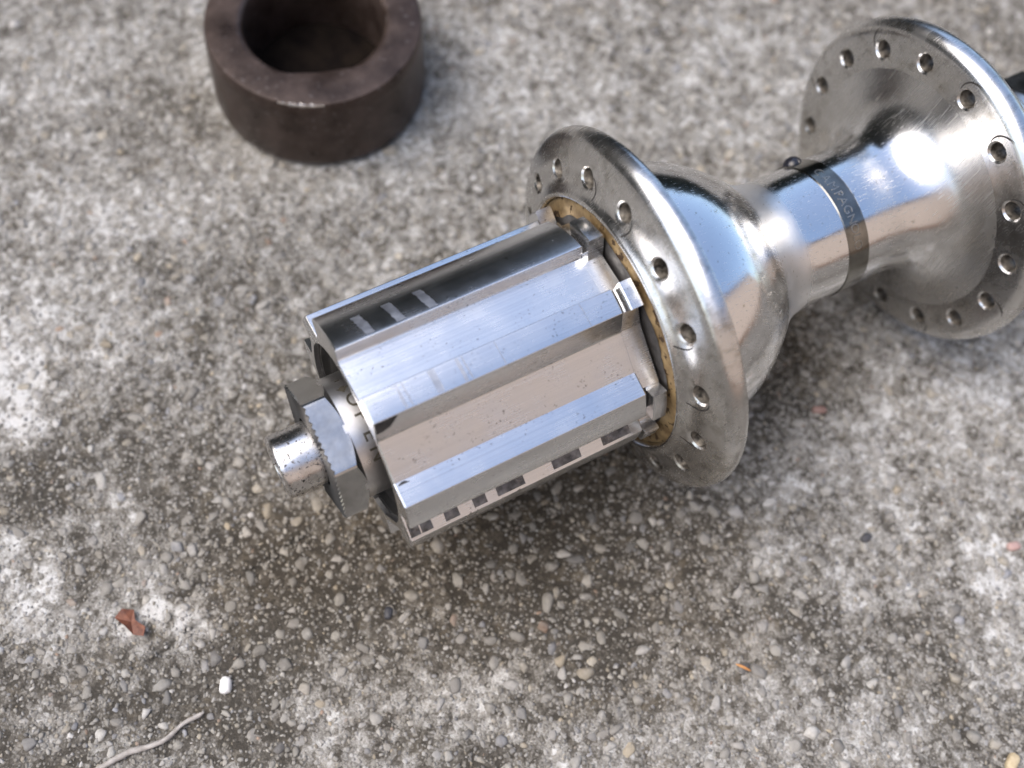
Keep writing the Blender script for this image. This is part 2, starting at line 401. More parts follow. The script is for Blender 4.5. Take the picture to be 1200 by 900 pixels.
# ------------------------------------------------------------------ unseen greenery and wall, added for the polished metal to reflect
def box(x0, x1, y0, y1, z0, z1):
    v = [(x, y, z) for x in (x0, x1) for y in (y0, y1) for z in (z0, z1)]
    return v, [(0, 1, 3, 2), (4, 6, 7, 5), (0, 4, 5, 1), (2, 3, 7, 6), (0, 2, 6, 4), (1, 5, 7, 3)]
def build_hedge():
    n = 14000; r = np.random.default_rng(3)
    root = bpy.data.objects.new('unseen_hedge', None); C.objects.link(root); root.location = (0.1, 0.47, 0)
    tag(root, 'unseen low dark leafy block, added beyond the steel ring for reflections', 'unseen_hedge')
    m = simple_metal('hedge_leaf', (.014, .022, .020), (.030, .044, .034), .6, .8, 6, 0.0)
    m.node_tree.nodes['Principled BSDF'].inputs['Specular IOR Level'].default_value = .15
    ctr = np.stack([r.uniform(-2.6, 2.6, n), -np.abs(r.normal(0, .025, n)) - .05, r.uniform(0.0, 1.0, n)], -1)
    ctr[:, 2] *= np.where(ctr[:, 0] < .10, .40, .20)
    ctr[:, 2] += .12 * np.sin(ctr[:, 0] * 5) * ctr[:, 2] * .2
    V = []; 
    for k in range(4):
        ang = k * math.pi / 2
        V.append(np.stack([np.full(n, math.cos(ang)), np.full(n, math.sin(ang) * .5), np.zeros(n)], -1))
    e = r.normal(size=(n, 3)); e /= np.linalg.norm(e, axis=1)[:, None]
    u = np.cross(e, r.normal(size=(n, 3))); u /= np.linalg.norm(u, axis=1)[:, None]; w = np.cross(e, u)
    q = np.stack([ctr + .016 * (v[:, :1] * u + v[:, 1:2] * w) for v in V], 1).reshape(-1, 3)
    obj('foliage', np_mesh('foliage', q, np.arange(4 * n).reshape(n, 4), 4), m, root)['kind'] = 'stuff'
    V, F = join(box(-2600, 100, -50, 250, 5, 385), box(104, 2600, -50, 250, 5, 188))
    obj('trunk', mesh_from('trunk', V, F, False), m, root)
def build_wall():
    root = bpy.data.objects.new('unseen_wall', None); C.objects.link(root); root.location = (0.4, -1.75, 0)
    tag(root, 'beige stucco house wall behind the camera, unseen, added for reflections', 'wall')
    m = simple_metal('beige_stucco', (.66, .51, .40), (.74, .585, .47), .85, .95, 30, 0.0, .002)
    m2 = simple_metal('brown_trim', (.22, .12, .07), (.26, .15, .09), .6, .7, 30, 0.0, .0005)
    V, F = box(-5000, 6000, -250, 0, 1, 1800); obj('wall_face', mesh_from('wall_face', V, F, False), m, root)
    V, F = box(-5000, 6000, 2, 22, 2, 140); obj('base_course', mesh_from('base_course', V, F, False), m2, root)
    V, F = box(-5050, 6050, -280, 60, 1803, 1850); obj('cap', mesh_from('cap', V, F, False), m2, root)
build_hedge(); build_wall()

# ------------------------------------------------------------------ THE HUB
hub = bpy.data.objects.new('bicycle_hub', None); C.objects.link(hub)
hub.rotation_euler = (0, rad(1.66917), 0); hub.location = (0, 0, 0)
tag(hub, 'silver rear bicycle hub with bare splined cassette body lying on the concrete', 'bicycle hub')

def flange(name, front, back, r_in, r_out, rh, phase, hole_r, inner_prof, rim_prof, back_prof, mat):
    """front(r), back(r): x of the two faces; 16 real spoke holes"""
    N, SEG = 8, 128; tunnels = []
    V, F = [], []
    sec = 360.0 / 16
    def ring_pts(x_of_r, k, depth_sign):
        th_c = phase + k * sec
        # square boundary in (theta, r)
        bd = []
        for i in range(N): bd.append((-1 + 2 * i / N, -1))
        for i in range(N): bd.append((1, -1 + 2 * i / N))
        for i in range(N): bd.append((1 - 2 * i / N, 1))
        for i in range(N): bd.append((-1, 1 - 2 * i / N))
        rm, rw = (r_in + r_out) / 2, (r_out - r_in) / 2
        B = []
        for u, v in bd:
            th = th_c + u * sec / 2; r = rm + v * rw
            B.append(np.array([r * math.sin(rad(th)), r * math.cos(rad(th))]))
        cen = np.array([rh * math.sin(rad(th_c)), rh * math.cos(rad(th_c))])
        er = cen / np.linalg.norm(cen); et = np.array([er[1], -er[0]])
        rings = []
        cham = hole_r * 1.30
        for rr, dz in ((None, 0), (.66, 0), (.33, 0), (cham, 0), (hole_r * 1.06, .22), (hole_r, .32)):
            row = []
            for q in B:
                d = q - cen; a = math.atan2(d @ et, d @ er)
                cdir = er * math.cos(a) + et * math.sin(a)
                if rr is None: p = q
                elif rr in (.66, .33): p = (cen + cdir * cham) * (1 - rr) + q * rr
                else: p = cen + cdir * rr
                r = float(np.hypot(*p)); x = x_of_r(r) + depth_sign * dz
                row.append((x, -p[0], AXZ + p[1]))
            rings.append(row)
        return rings
    for k in range(16):
        fr = ring_pts(front, k, 1 if back(rh) > front(rh) else -1); bk = ring_pts(back, k, -1 if back(rh) > front(rh) else 1)
        b0 = len(V); n = 4 * N; allr = fr[:5] + bk[:5][::-1]
        tun = fr[4:] + bk[4:][::-1]
        tunnels.append(([q for row in tun for q in row], [(i * n + j, i * n + (j + 1) % n, (i + 1) * n + (j + 1) % n, (i + 1) * n + j) for i in range(len(tun) - 1) for j in range(n)]))
        for row in allr: V += row
        for i in range(len(allr) - 1):
            if i == 4: continue
            for j in range(n): F.append((b0 + i * n + j, b0 + i * n + (j + 1) % n, b0 + (i + 1) * n + (j + 1) % n, b0 + (i + 1) * n + j))
    th0 = phase - sec / 2
    parts = [(V, F)]
    for pr in (inner_prof, rim_prof, back_prof):
        if pr: parts.append(lathe(pr, SEG, th0))
    V, F = join(*parts)
    o = obj(name, mesh_from(name, V, F, True, 32, .004), mat, hub)
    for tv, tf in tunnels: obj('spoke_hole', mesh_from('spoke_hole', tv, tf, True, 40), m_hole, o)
    return o

def interp(pts):
    xs, ys = zip(*pts)
    return lambda r: float(np.interp(r, xs, ys))
# near (freehub side) flange
fpts = catmull([(20.4, -3.70), (21.2, -3.12), (22.2, -2.78), (23.2, -2.58), (24.2, -2.32), (25.2, -1.95)], 6)
Ffr = interp(fpts)
inner = [(1.0, 19.25), (-3.3, 19.25), (-3.75, 19.30), (-4.05, 19.5), (-4.12, 19.75), (-4.02, 20.05), (-3.85, 20.25), (Ffr(20.5), 20.5)]
rim = [(Ffr(25.2), 25.2), (-1.76, 25.7), (-1.55, 26.2)] + catmull([(-1.42, 26.45), (-1.20, 26.85), (-.72, 27.4), (-.05, 27.8), (.65, 27.98), (1.2, 27.97)], 4) + [(1.5, 27.85), (1.66, 27.55), (1.7, 27.2), (1.7, 25.2)]
flange('drive_flange', Ffr, lambda r: 1.7, 20.5, 25.2, 23.0, -76.3, 1.28, inner, rim, [(1.7, 20.5), (1.7, 19.0)], m_fl)
# far flange
D = 53.28
gpts = catmull([(19.6, D - 1.35), (21, D - 1.28), (22.3, D - 1.18), (23.5, D - 1.10), (24.6, D - 1.02)], 6)
Gfr = interp(gpts)
inner2 = None
rim2 = [(Gfr(24.6), 24.6), (D - .96, 25.0)] + catmull([(D - .90, 25.2), (D - .62, 25.75), (D - .1, 26.25), (D + .7, 26.55), (D + 1.6, 26.55), (D + 2.4, 26.25)], 4) + [(D + 2.8, 25.9), (D + 2.9, 25.4), (D + 2.9, 24.6)]
flange('plain_flange', Gfr, lambda r: D + 2.9, 19.6, 24.6, 22.3, -111.1, 1.28, inner2, rim2, [(D + 2.9, 19.6), (D + 2.9, 9.0), (D + 2.9, 6.0)], m_fl)
# barrel with the gear-side bulge
bar = catmull([(1.5, 20.75), (4.2, 20.78), (7.0, 20.5), (10.3, 19.65), (12.2, 18.85), (13.9, 17.95), (15.8, 16.75), (17.5, 15.45), (19.0, 14.1), (20.4, 12.85), (21.8, 11.85), (23.3, 11.12), (24.9, 10.68), (26.6, 10.49), (29.5, 10.45), (32.6, 10.45)], 5)
bar2 = catmull([(32.6, 10.45), (36.5, 10.45), (40.0, 10.46), (43.0, 10.55), (45.2, 10.85), (47.0, 11.5), (48.5, 12.5), (49.7, 13.8), (50.6, 15.3), (51.2, 16.9), (51.62, 18.4), (51.93, 19.6), (52.0, 20.2)], 5)
def smooth_profile(pr, n=120, it=8):
    pr = np.array(pr); d = np.r_[0, np.cumsum(np.hypot(*np.diff(pr, axis=0).T))]
    q = np.stack([np.interp(np.linspace(0, d[-1], n), d, pr[:, k]) for k in (0, 1)], 1)
    for _ in range(it): q[2:-2] = .5 * q[2:-2] + .25 * (q[1:-3] + q[3:-1])
    return [tuple(v) for v in q]
V, F = lathe(smooth_profile(bar + bar2[1:-5]), 160)
obj('hub_barrel', mesh_from('hub_barrel', V, F, True, 40), m_pol, hub)

# dark rub marks left by spokes beside the holes
def scuff(parent, face, rh, th, a0, a1, rr, w, lift):
    V, F = [], []; n = 8
    for i in range(n + 1):
        t = i / n; a = rad(a0 + (a1 - a0) * t); q = rr * (1 + .9 * t); ww = w * math.sin(math.pi * (.12 + .8 * t))
        for k in (-1, 1):
            u = (q + k * ww) * math.sin(a); v = rh + (q + k * ww) * math.cos(a); r = math.hypot(u, v)
            V.append(P(face(r) + lift, r, th + math.degrees(math.atan2(u, v))))
    for i in range(n): F.append((2 * i, 2 * i + 1, 2 * i + 3, 2 * i + 2))
    return obj('rub_mark', mesh_from('rub_mark', V, F, True), m_grime_shade, parent)
fl_a, fl_b = bpy.data.objects['drive_flange'], bpy.data.objects['plain_flange']
rs = random.Random(5)
for k in (2, 3, 5, 6, 7): scuff(fl_a, Ffr, 23.0, -76.3 + 22.5 * k, 60 + rs.uniform(-30, 30), 150 + rs.uniform(-30, 30), 1.75, .13, -.02)
for k in (1, 3, 5, 6, 7, 9, 11): scuff(fl_b, Gfr, 22.3, -111.1 + 22.5 * k, -75 + rs.uniform(-25, 25), 10 + rs.uniform(-25, 25), 1.75, .14, -.02)
# oil-port clip round the barrel
def arc_band(x0, x1, r0, r1, ta, tb, n=60, bev=.12):
    prof = [(x0, r0), (x0, r1 - bev), (x0 + bev, r1), (x1 - bev, r1), (x1, r1 - bev), (x1, r0)]
    V, F = [], []
    for i in range(n + 1):
        th = ta + (tb - ta) * i / n
        for x, r in prof: V.append(P(x, r, th))
    k = len(prof)
    for i in range(n):
        for j in range(k):
            F.append((i * k + j, (i + 1) * k + j, (i + 1) * k + (j + 1) % k, i * k + (j + 1) % k))
    F.append(tuple(range(k))); F.append(tuple(n * k + j for j in range(k)))
    return V, F
V, F = arc_band(32.75, 36.45, 10.2, 10.62, -88, 160, 90)
clip = obj('oil_port_clip', mesh_from('oil_port_clip', V, F, True, 30), m_clip, hub)
def dome(cx, th, r0, rr, hh, seg=24):
    V, F = [], []; rows = 7
    base = np.array(P(cx, r0, th)); nrm = np.array([0, -math.sin(rad(th)), math.cos(rad(th))]); t1 = np.array([1., 0, 0]); t2 = np.cross(nrm, t1)
    for i in range(rows):
        a = math.pi / 2 * i / (rows - 1) * .97
        for s_ in range(seg):
            b_ = 2 * math.pi * s_ / seg
            V.append(tuple(base + nrm * (hh * math.sin(a)) + (t1 * math.cos(b_) + t2 * math.sin(b_)) * rr * math.cos(a)))
    for i in range(rows - 1):
        for s_ in range(seg): F.append((i * seg + s_, i * seg + (s_ + 1) % seg, (i + 1) * seg + (s_ + 1) % seg, (i + 1) * seg + s_))
    F.append(tuple((rows - 1) * seg + s_ for s_ in range(seg)))
    return V, F
V, F = dome(34.4, -56, 10.3, 1.55, 1.4)
obj('clip_knob', mesh_from('clip_knob', V, F), m_knob, clip)

def text_mesh(name, body, size, place, ext=0.0, offset=0.0):
    cu = bpy.data.curves.new(name + '_curve', 'FONT'); cu.body = body; cu.size = size; cu.align_x = 'CENTER'; cu.align_y = 'CENTER'
    cu.extrude = ext; cu.resolution_u = 4; cu.offset = offset
    o = bpy.data.objects.new(name + '_tmp', cu); C.objects.link(o)
    me = bpy.data.meshes.new_from_object(o.evaluated_get(bpy.context.evaluated_depsgraph_get()))
    bpy.data.objects.remove(o); bpy.data.curves.remove(cu)
    bm = bmesh.new(); bm.from_mesh(me); bmesh.ops.triangulate(bm, faces=bm.faces[:])
    bmesh.ops.subdivide_edges(bm, edges=[e for e in bm.edges if e.calc_length() > size * .25], cuts=2)
    for v in bm.verts:
        q = place(v.co.x, v.co.y, v.co.z); v.co = (q[0] * MM, q[1] * MM, q[2] * MM)
    bm.to_mesh(me); bm.free(); me.name = name
    return me
def letters(name, word, x_c, r, th_list, size, mat, parent, ext, lift, offset=0.0, sx=1.0):
    V, F = [], []
    for ch, th in zip(word, th_list):
        me = text_mesh(name, ch, size, lambda a, b_, c, th=th: P(x_c + b_, r + lift + c, th + math.degrees(a * sx / r)), ext, offset)
        b0 = len(V); V += [tuple(q / MM for q in v.co) for v in me.vertices]
        F += [tuple(i + b0 for i in p.vertices) for p in me.polygons]; bpy.data.meshes.remove(me)
    return obj(name, mesh_from(name, V, F, False, recalc=False), mat, parent)
letters('clip_lettering', 'CAMPAGNOLO', 34.35, 10.62, [-21.7, -12.3, -3.3, 4.9, 11.6, 19.3, 27.5, 35.3, 42.3, 49.2], 1.95, m_emb, clip, .02, .02)

# ---- freehub body
def pol(r, th): return np.array([r * math.sin(rad(th)), r * math.cos(rad(th))])
def round_poly(corners):
    """corners: list of (point2d, radius) -> rounded closed polyline"""
    out = []; n = len(corners)
    for i in range(n):
        p, rr = corners[i]; a = corners[i - 1][0]; b_ = corners[(i + 1) % n][0]
        if rr <= 0: out.append(p); continue
        u = a - p; v = b_ - p; lu, lv = np.linalg.norm(u), np.linalg.norm(v); u /= lu; v /= lv
        ang = math.acos(max(-1, min(1, float(u @ v))))
        d = min(rr / max(math.tan(ang / 2), 1e-3), lu * .45, lv * .45)
        p0, p1 = p + u * d, p + v * d
        for t in (0, .25, .5, .75, 1): out.append((1 - t) ** 2 * p0 + 2 * t * (1 - t) * p + t * t * p1)
    return out
RO = 17.2
LANDS = [(-46, -15.1), (9.8, 21.6), (62, 76.3), (89.4, 103.5), (140, 152), (176, 188), (214, 226), (252, 264), (286, 300)]
FEET = [((-16.6, 14.75), (8.7, 14.3)), ((30.3, 14.35), (53.4, 14.9)), ((77.5, 14.3), (81.0, 14.3)), ((106, 14.3), (137.5, 14.3)),
        ((154.5, 14.3), (173.5, 14.3)), ((190.5, 14.3), (211.5, 14.3)), ((228.5, 14.3), (249.5, 14.3)), ((266.5, 14.3), (283.5, 14.3)), ((308, 14.3), (312.2, 14.3))]
def body_profile(rmax):
    c = []
    for (a, b_), ((f1, r1), (f2, r2)) in zip(LANDS, FEET):
        n = max(2, int((b_ - a) / 2.2))
        for k in range(n + 1):
            c.append((pol(rmax, a + (b_ - a) * k / n), .16 if k in (0, n) else 0))
        wide = (f2 - f1) > 20 and f1 > 20
        c.append((pol(min(r1, rmax - .3), f1), .8 if wide else .3)); c.append((pol(min(r2, rmax - .3), f2), .12))
    return round_poly(c)
def extrude_profile(prof, xs, r_in):
    """xs: list of (x, inset) sections, first and last closed down to r_in"""
    V, F = [], []; n = len(prof)
    for x, ins in xs:
        for p in prof:
            r = np.linalg.norm(p); q = p * ((r - ins) / r); V.append((x, -q[0], AXZ + q[1]))
    for i in range(len(xs) - 1):
        for j in range(n): F.append((i * n + j, i * n + (j + 1) % n, (i + 1) * n + (j + 1) % n, (i + 1) * n + j))
    for si in (0, len(xs) - 1):
        b0 = len(V); x = xs[si][0]
        for p in prof:
            q = p / np.linalg.norm(p) * r_in; V.append((x, -q[0], AXZ + q[1]))
        for j in range(n): F.append((si * n + j, si * n + (j + 1) % n, b0 + (j + 1) % n, b0 + j))
        if si == 0:
            b1 = len(V)
            for p in prof:
                q = p / np.linalg.norm(p) * r_in; V.append((x + 5, -q[0], AXZ + q[1]))
            for j in range(n): F.append((b0 + j, b0 + (j + 1) % n, b1 + (j + 1) % n, b1 + j))
    return V, F
XE = -42.9
A_ = extrude_profile(body_profile(RO), [(XE, .16), (XE + .16, 0), (-7.35, 0), (-7.2, .12)], 13.3)
B_ = extrude_profile(body_profile(15.9), [(-7.3, .02), (-4.35, .02), (-4.2, .15)], 12.9)
V, F = join(A_, B_)
fh = obj('freehub_body', mesh_from('freehub_body', V, F, True, 28), m_br, hub)
def lug(ta, tb, x0, x1, r1, r0=14.2):
    V, F = arc_band(x0, x1, r0, r1, ta, tb, 8, .18)
    return obj('lug', mesh_from('lug', V, F, True, 25), m_br, fh)
for (ta, tb, x0, x1, r1) in [(9.4, 21.9, -6.35, -4.3, 18.1), (63.5, 79.0, -6.5, -4.3, 17.9), (-29.0, -13.3, -6.6, -4.2, 18.3), (-73.5, -60, -7.0, -4.6, 18.5), (94, 103.5, -6.6, -4.3, 17.6),
                             (140, 152, -6.4, -4.3, 18.1), (176, 188, -6.4, -4.3, 18.1), (214, 226, -6.4, -4.3, 18.1), (252, 264, -6.4, -4.3, 18.1)]:
    lug(ta, tb, x0, x1, r1)
# wear, grime and painted crease shade on the splines: patches lie a few hundredths of a millimetre proud of the surface
def land_patch(name, x0, x1, ta, tb, mat, r=RO, jag=.12, lift=.025, skew=0.0, sd_=0):
    rr = random.Random(sd_); n = 10; V, F = [], []
    for i in range(n + 1):
        t = i / n; th = ta + (tb - ta) * t
        V.append(P(x0 + skew * t + rr.uniform(-jag, jag), r + lift, th)); V.append(P(x1 + skew * t + rr.uniform(-jag, jag), r + lift, th))
    for i in range(n): F.append((2 * i, 2 * i + 1, 2 * i + 3, 2 * i + 2))
    return obj(name, mesh_from(name, V, F, True), mat, fh)
def flank_patch(name, x0, x1, c0, c1, t0, t1, mat, jag=.12, lift=.03, sd_=0, shape=None):
    """c0,c1 = (theta,r) at the foot and at the crest of a flat flank"""
    rr = random.Random(sd_); a, b_ = pol(c0[1], c0[0]), pol(c1[1], c1[0]); d = b_ - a
    nrm = np.array([-d[1], d[0]]); nrm /= np.linalg.norm(nrm)
    mid = (a + b_) / 2
    if nrm @ mid < 0: nrm = -nrm
    V, F = [], []; n = 12
    for i in range(n + 1):
        t = i / n; x = x0 + (x1 - x0) * t
        sh = shape(t) if shape else 1.0
        for k, tt in enumerate((t0, t1)):
            mdt = (t0 + t1) / 2
            tt = t1 - (t1 - t0) * sh if k == 0 else t1
            tt += rr.uniform(-jag, jag) * .12 * (k == 0)
            q = a + d * tt + nrm * lift; V.append((x + rr.uniform(-.05, .05), -q[0], AXZ + q[1]))
    for i in range(n): F.append((2 * i, 2 * i + 2, 2 * i + 3, 2 * i + 1))
    return obj(name, mesh_from(name, V, F, True), mat, fh)
for i, (x0, x1) in enumerate([(-42.7, -41.3), (-41.1, -39.5), (-37.6, -35.6), (-33.4, -31.5), (-29.8, -25.7), (-21.3, -16.9), (-13.4, -9.0)]):
    flank_patch('grime_shade_patch', x0, x1, (81.0, 14.3), (89.4, RO), .30, .88, m_soot, sd_=i, jag=.5)
flank_patch('grime_shade_patch', -42.75, -39.7, (30.3, 14.35), (21.6, RO), .42, .97, m_grime_shade, sd_=21, shape=lambda t: (1 - t ** 3) * .95 + .05)
flank_patch('grime_shade_patch', -34.9, -33.4, (-16.6, 14.75), (-15.1, RO), .05, .75, m_grime_shade, sd_=22, shape=lambda t: .3 + .7 * math.sin(math.pi * t))
flank_patch('grime_shade_patch', -40.2, -26.5, (-16.6, 14.75), (-15.1, RO), .03, .26, m_grime_shade, sd_=23, shape=lambda t: .25 + .75 * abs(math.sin(9 * t)))  # thin crease shade painted along the foot of the groove
flank_patch('grime_shade_patch', -42.6, -40.9, (53.4, 14.9), (62, RO), .02, .14, m_grime_shade, sd_=24, shape=lambda t: math.sin(math.pi * t))
for i, x in enumerate((-39.0, -34.7, -30.2)):
    land_patch('wear_mark', x, x + 1.25, -30.5, -16.6, m_line, skew=.55, sd_=40 + i, jag=.08)
for i, (x, w) in enumerate([(-38.6, .35), (-37.7, .2), (-30.3, .45), (-29.4, .18), (-34.1, .9), (-24.7, .12), (-12.2, .1)]):
    land_patch('wear_mark', x, x + w, 10.4, 20.9, m_line, sd_=60 + i, jag=.04, skew=.2)

for ta, tb in ((9.8, 21.6), (62, 76.3), (-46, -15.1)):
    land_patch('grime_shade_patch', -7.1, -6.5, ta, tb, m_grime_shade, r=15.9, sd_=80, jag=.03)  # dark strips on the slot floors before the lugs
# seal between body and flange, dark bore seal, axle, cone, lock nut
V, F = lathe([(-3.2, 12.5), (-3.75, 13.0), (-3.75, 16.6), (-3.55, 17.0), (-3.4, 18.4), (-3.1, 19.2), (-1.0, 19.22)], 96)
seal = obj('dust_seal', mesh_from('dust_seal', V, F, True, 40), m_seal, hub)
V, F = [], []; rr_ = random.Random(12)
for s_ in range(120):
    o_ = 16.7 + .45 * math.sin(s_ * .21) * math.sin(s_ * .47 + 1) + rr_.uniform(-.1, .1)
    V += [P(-3.80, 12.8, 3 * s_), P(-3.83, o_ - .2, 3 * s_), P(-3.79, o_, 3 * s_)]
F = [(3 * a + k, 3 * a + k + 1, 3 * ((a + 1) % 120) + k + 1, 3 * ((a + 1) % 120) + k) for a in range(120) for k in (0, 1)]
obj('grease_ring', mesh_from('grease_ring', V, F, True), m_grime_shade, seal)
V, F = lathe([(-41.6, 13.28), (-42.1, 13.0), (-42.1, 12.6), (-41.5, 12.5), (-41.0, 12.3), (-40.6, 11.6), (-41.4, 11.2), (-41.0, 10.7), (-40.2, 10.3), (-39.8, 8.72)], 96)
obj('bore_seal', mesh_from('bore_seal', V, F, True, 40), m_seal_nut_black, hub)
V, F = lathe([(-45.4, 7.0), (-45.4, 8.5), (-45.2, 8.68), (-36.0, 8.68)], 96)
cone = obj('adjusting_cone', mesh_from('adjusting_cone', V, F, True, 40), m_cone, hub)
letters('cone_lettering', 'OPEN', -42.35, 8.68, [-7, 10.5, 28, 45.5], 2.75, m_ink, cone, .01, .015, offset=.03, sx=1.05)
def arrow_mark():
    V = []
    def q(u, v): V.append(P(-42.9 + v, 8.68 + .02, -27 + math.degrees(u / 8.68)))
    for u, v in [(-1.4, -.35), (0.55, -.35), (.55, -.85), (1.5, .0), (.55, .85), (.55, .35), (-1.4, .35)]: q(u, v)
    return obj('arrow_mark', mesh_from('arrow_mark', V, [(0, 1, 5, 6), (1, 2, 3), (1, 3, 5), (3, 4, 5)], False), m_ink, cone)
arrow_mark()
V, F = lathe([(-50.0, 2.6), (-54.05, 2.6), (-54.2, 2.75), (-54.2, 4.2), (-53.95, 4.45), (-53.6, 4.5), (-49.0, 4.5), (-30, 4.5)], 64)
obj('axle', mesh_from('axle', V, F, True, 40), m_axle, hub)
def hex_nut(name, x0, x1, rc, mat, th_c, teeth=44, r_end=8.5):
    seg = 360; V, F = [], []; ap = rc * math.cos(rad(30))
    rows = [[] for _ in range(6)]
    for s_ in range(seg):
        th = 360.0 * s_ / seg; a = ((th - th_c + 30) % 60) - 30      # face centres at th_c + 60k
        rh_ = min(ap / math.cos(rad(a)), rc - .12)
        tooth = abs(((s_ / seg * teeth) % 1) - .5) * 2
        xl = x0 + .32 * tooth
        k = 1.55                                                      # chamfer cone slope dr/dx
        xb = x1 - max(0, (rh_ - r_end)) / k * 1.1
        rows[0].append(P(xl, 5.0, th)); rows[1].append(P(xl, rh_ - .2, th)); rows[2].append(P(x0 + .10 + .32 * tooth, rh_, th))
        rows[3].append(P(xb, rh_, th)); rows[4].append(P(x1, min(r_end, rh_), th)); rows[5].append(P(x1, 5.0, th))
    for r_ in rows: V += r_
    for i in range(5):
        for s_ in range(seg): F.append((i * seg + s_, i * seg + (s_ + 1) % seg, (i + 1) * seg + (s_ + 1) % seg, (i + 1) * seg + s_))
    o = obj(name, mesh_from(name, V, F[seg:], True, 14), mat, hub)
    obj('nut_face', mesh_from('nut_face', V[:2 * seg], F[:seg], True, 14), m_seal_nut_black, o)  # end face coloured black in place of its bright sky reflection
    return o
hex_nut('lock_nut', -48.9, -44.55, 10.0, m_steel, 15, 60, 8.3)
# gear-less side: cap, cone, nut, axle end
V, F = lathe(catmull([(D + 2.7, 17.5), (D + 5.0, 17.2), (D + 8.5, 15.8), (D + 11.0, 14.4), (D + 13.0, 13.7)], 5) + [(D + 15.0, 13.5), (D + 15.6, 13.2), (D + 15.8, 12.6), (D + 15.8, 8.0)], 96)
obj('bearing_cap', mesh_from('bearing_cap', V, F, True, 40), m_pol, hub)
V, F = lathe([(D + 15.0, 8.6), (D + 22.0, 8.6), (D + 22.3, 6)], 64); obj('cone', mesh_from('cone', V, F, True, 40), m_cone, hub)
hex_nut('lock_nut', D + 27.8, D + 22.4, 9.9, m_steel, 30)
V, F = lathe([(D + 10, 4.5), (D + 32.2, 4.5), (D + 32.6, 4.1), (D + 32.6, 2.6), (D + 29, 2.6)], 48); obj('axle', mesh_from('axle', V, F, True, 40), m_axle, hub)

# ------------------------------------------------------------------ steel ring
s = NT('rusty_steel'); 
a = s.noise(s.mapping((1, 1, 1)), 170, 5, .65); b2 = s.noise(s.mapping((1, 1, 1)), 900, 4, .65)
geo = s.n('ShaderNodeNewGeometry'); 
col = s.mix(s.ramp(a, [(.3, 0.0), (.7, 1.0)]), (.026, .017, .013), (.085, .062, .053))
col = s.mix(s.ramp(b2, [(.60, 0.0), (.72, .8)]), col, (.15, .13, .125))
m_rust = s.set(color=col, metal=.5, rough=s.ramp(a, [(.3, .26), (.7, .46)]), spec=.4, normal=s.bump(b2, .00006, .7))
m_bright = simple_metal('chipped_bright_steel', (.30, .28, .26), (.55, .53, .50), .25, .45, 900)
def build_ring():
    root = bpy.data.objects.new('steel_ring', None); C.objects.link(root); root.location = (-13.4227 * MM, 79.4516 * MM, 0)
    tag(root, 'thick dark rusty steel ring standing on the concrete beside the hub', 'steel ring')
    seg = 160; prof = [(12.3, 1.9), (12.35, 8), (12.35, 15.9), (12.6, 16.45), (13.0, 16.75), (13.6, 16.79), (18.2, 16.79), (18.75, 16.7), (18.98, 16.35), (19.15, 14), (19.5, 6), (19.62, 2.2), (19.45, 1.0), (18.9, .25), (18.0, .1), (12.4, .1)]
    V, F = [], []; r = random.Random(2)
    cam_th = math.atan2(-137.0, -46.6)          # side of the ring nearest the viewer, where the inner lip is slumped
    for i, (q, z) in enumerate(prof):
        for s_ in range(seg):
            t = 2 * math.pi * s_ / seg
            d = (t - cam_th + math.pi) % (2 * math.pi) - math.pi
            qq = q; zz = z
            if z > 15 and q < 13.2: qq = q - 1.3 * math.exp(-(d / .42) ** 4); zz = z - (.9 * math.exp(-(d / .42) ** 4) if q < 12.9 else .25 * math.exp(-(d / .42) ** 4))
            V.append((qq * math.cos(t), qq * math.sin(t), zz))
    n = len(prof)
    for i in range(n):
        for s_ in range(seg): F.append((i * seg + s_, i * seg + (s_ + 1) % seg, ((i + 1) % n) * seg + (s_ + 1) % seg, ((i + 1) % n) * seg + s_))
    obj('ring_body', mesh_from('ring_body', V, F, True, 35), m_rust, root)
    m_sb = simple_metal('shaded_bottom', (.004, .003, .003), (.012, .009, .007), .7, .9, 300, 0.0); m_sb.node_tree.nodes['Principled BSDF'].inputs['Specular IOR Level'].default_value = .05
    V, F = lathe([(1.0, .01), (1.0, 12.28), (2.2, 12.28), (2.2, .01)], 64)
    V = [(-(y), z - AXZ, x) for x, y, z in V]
    obj('cup_floor', mesh_from('cup_floor', V, F, True, 35), m_sb, root)  # near-black disc, the shade inside the bore put into its colour
    # bright chips along the near outer edge
    V, F = [], []; n = 46
    for i in range(n + 1):
        t = cam_th - .42 + .42 * i / n; w = (.03 + .36 * abs(math.sin(i * .9) * math.sin(i * .31 + .5)) ** 1.5) * math.sin(math.pi * min(1, max(0.02, i / n)))
        for q, z in ((18.86 - w * r.uniform(.4, 1.5), 16.80), (18.97, 16.62), (19.02, 16.5 - 1.3 * w * r.uniform(.2, 1.4))): V.append((q * math.cos(t), q * math.sin(t), z))
    for i in range(n):
        for k in range(2): F.append((3 * i + k, 3 * i + k + 1, 3 * i + k + 4, 3 * i + k + 3))
    obj('chipped_edge', mesh_from('chipped_edge', V, F, True), m_bright, root)
build_ring()

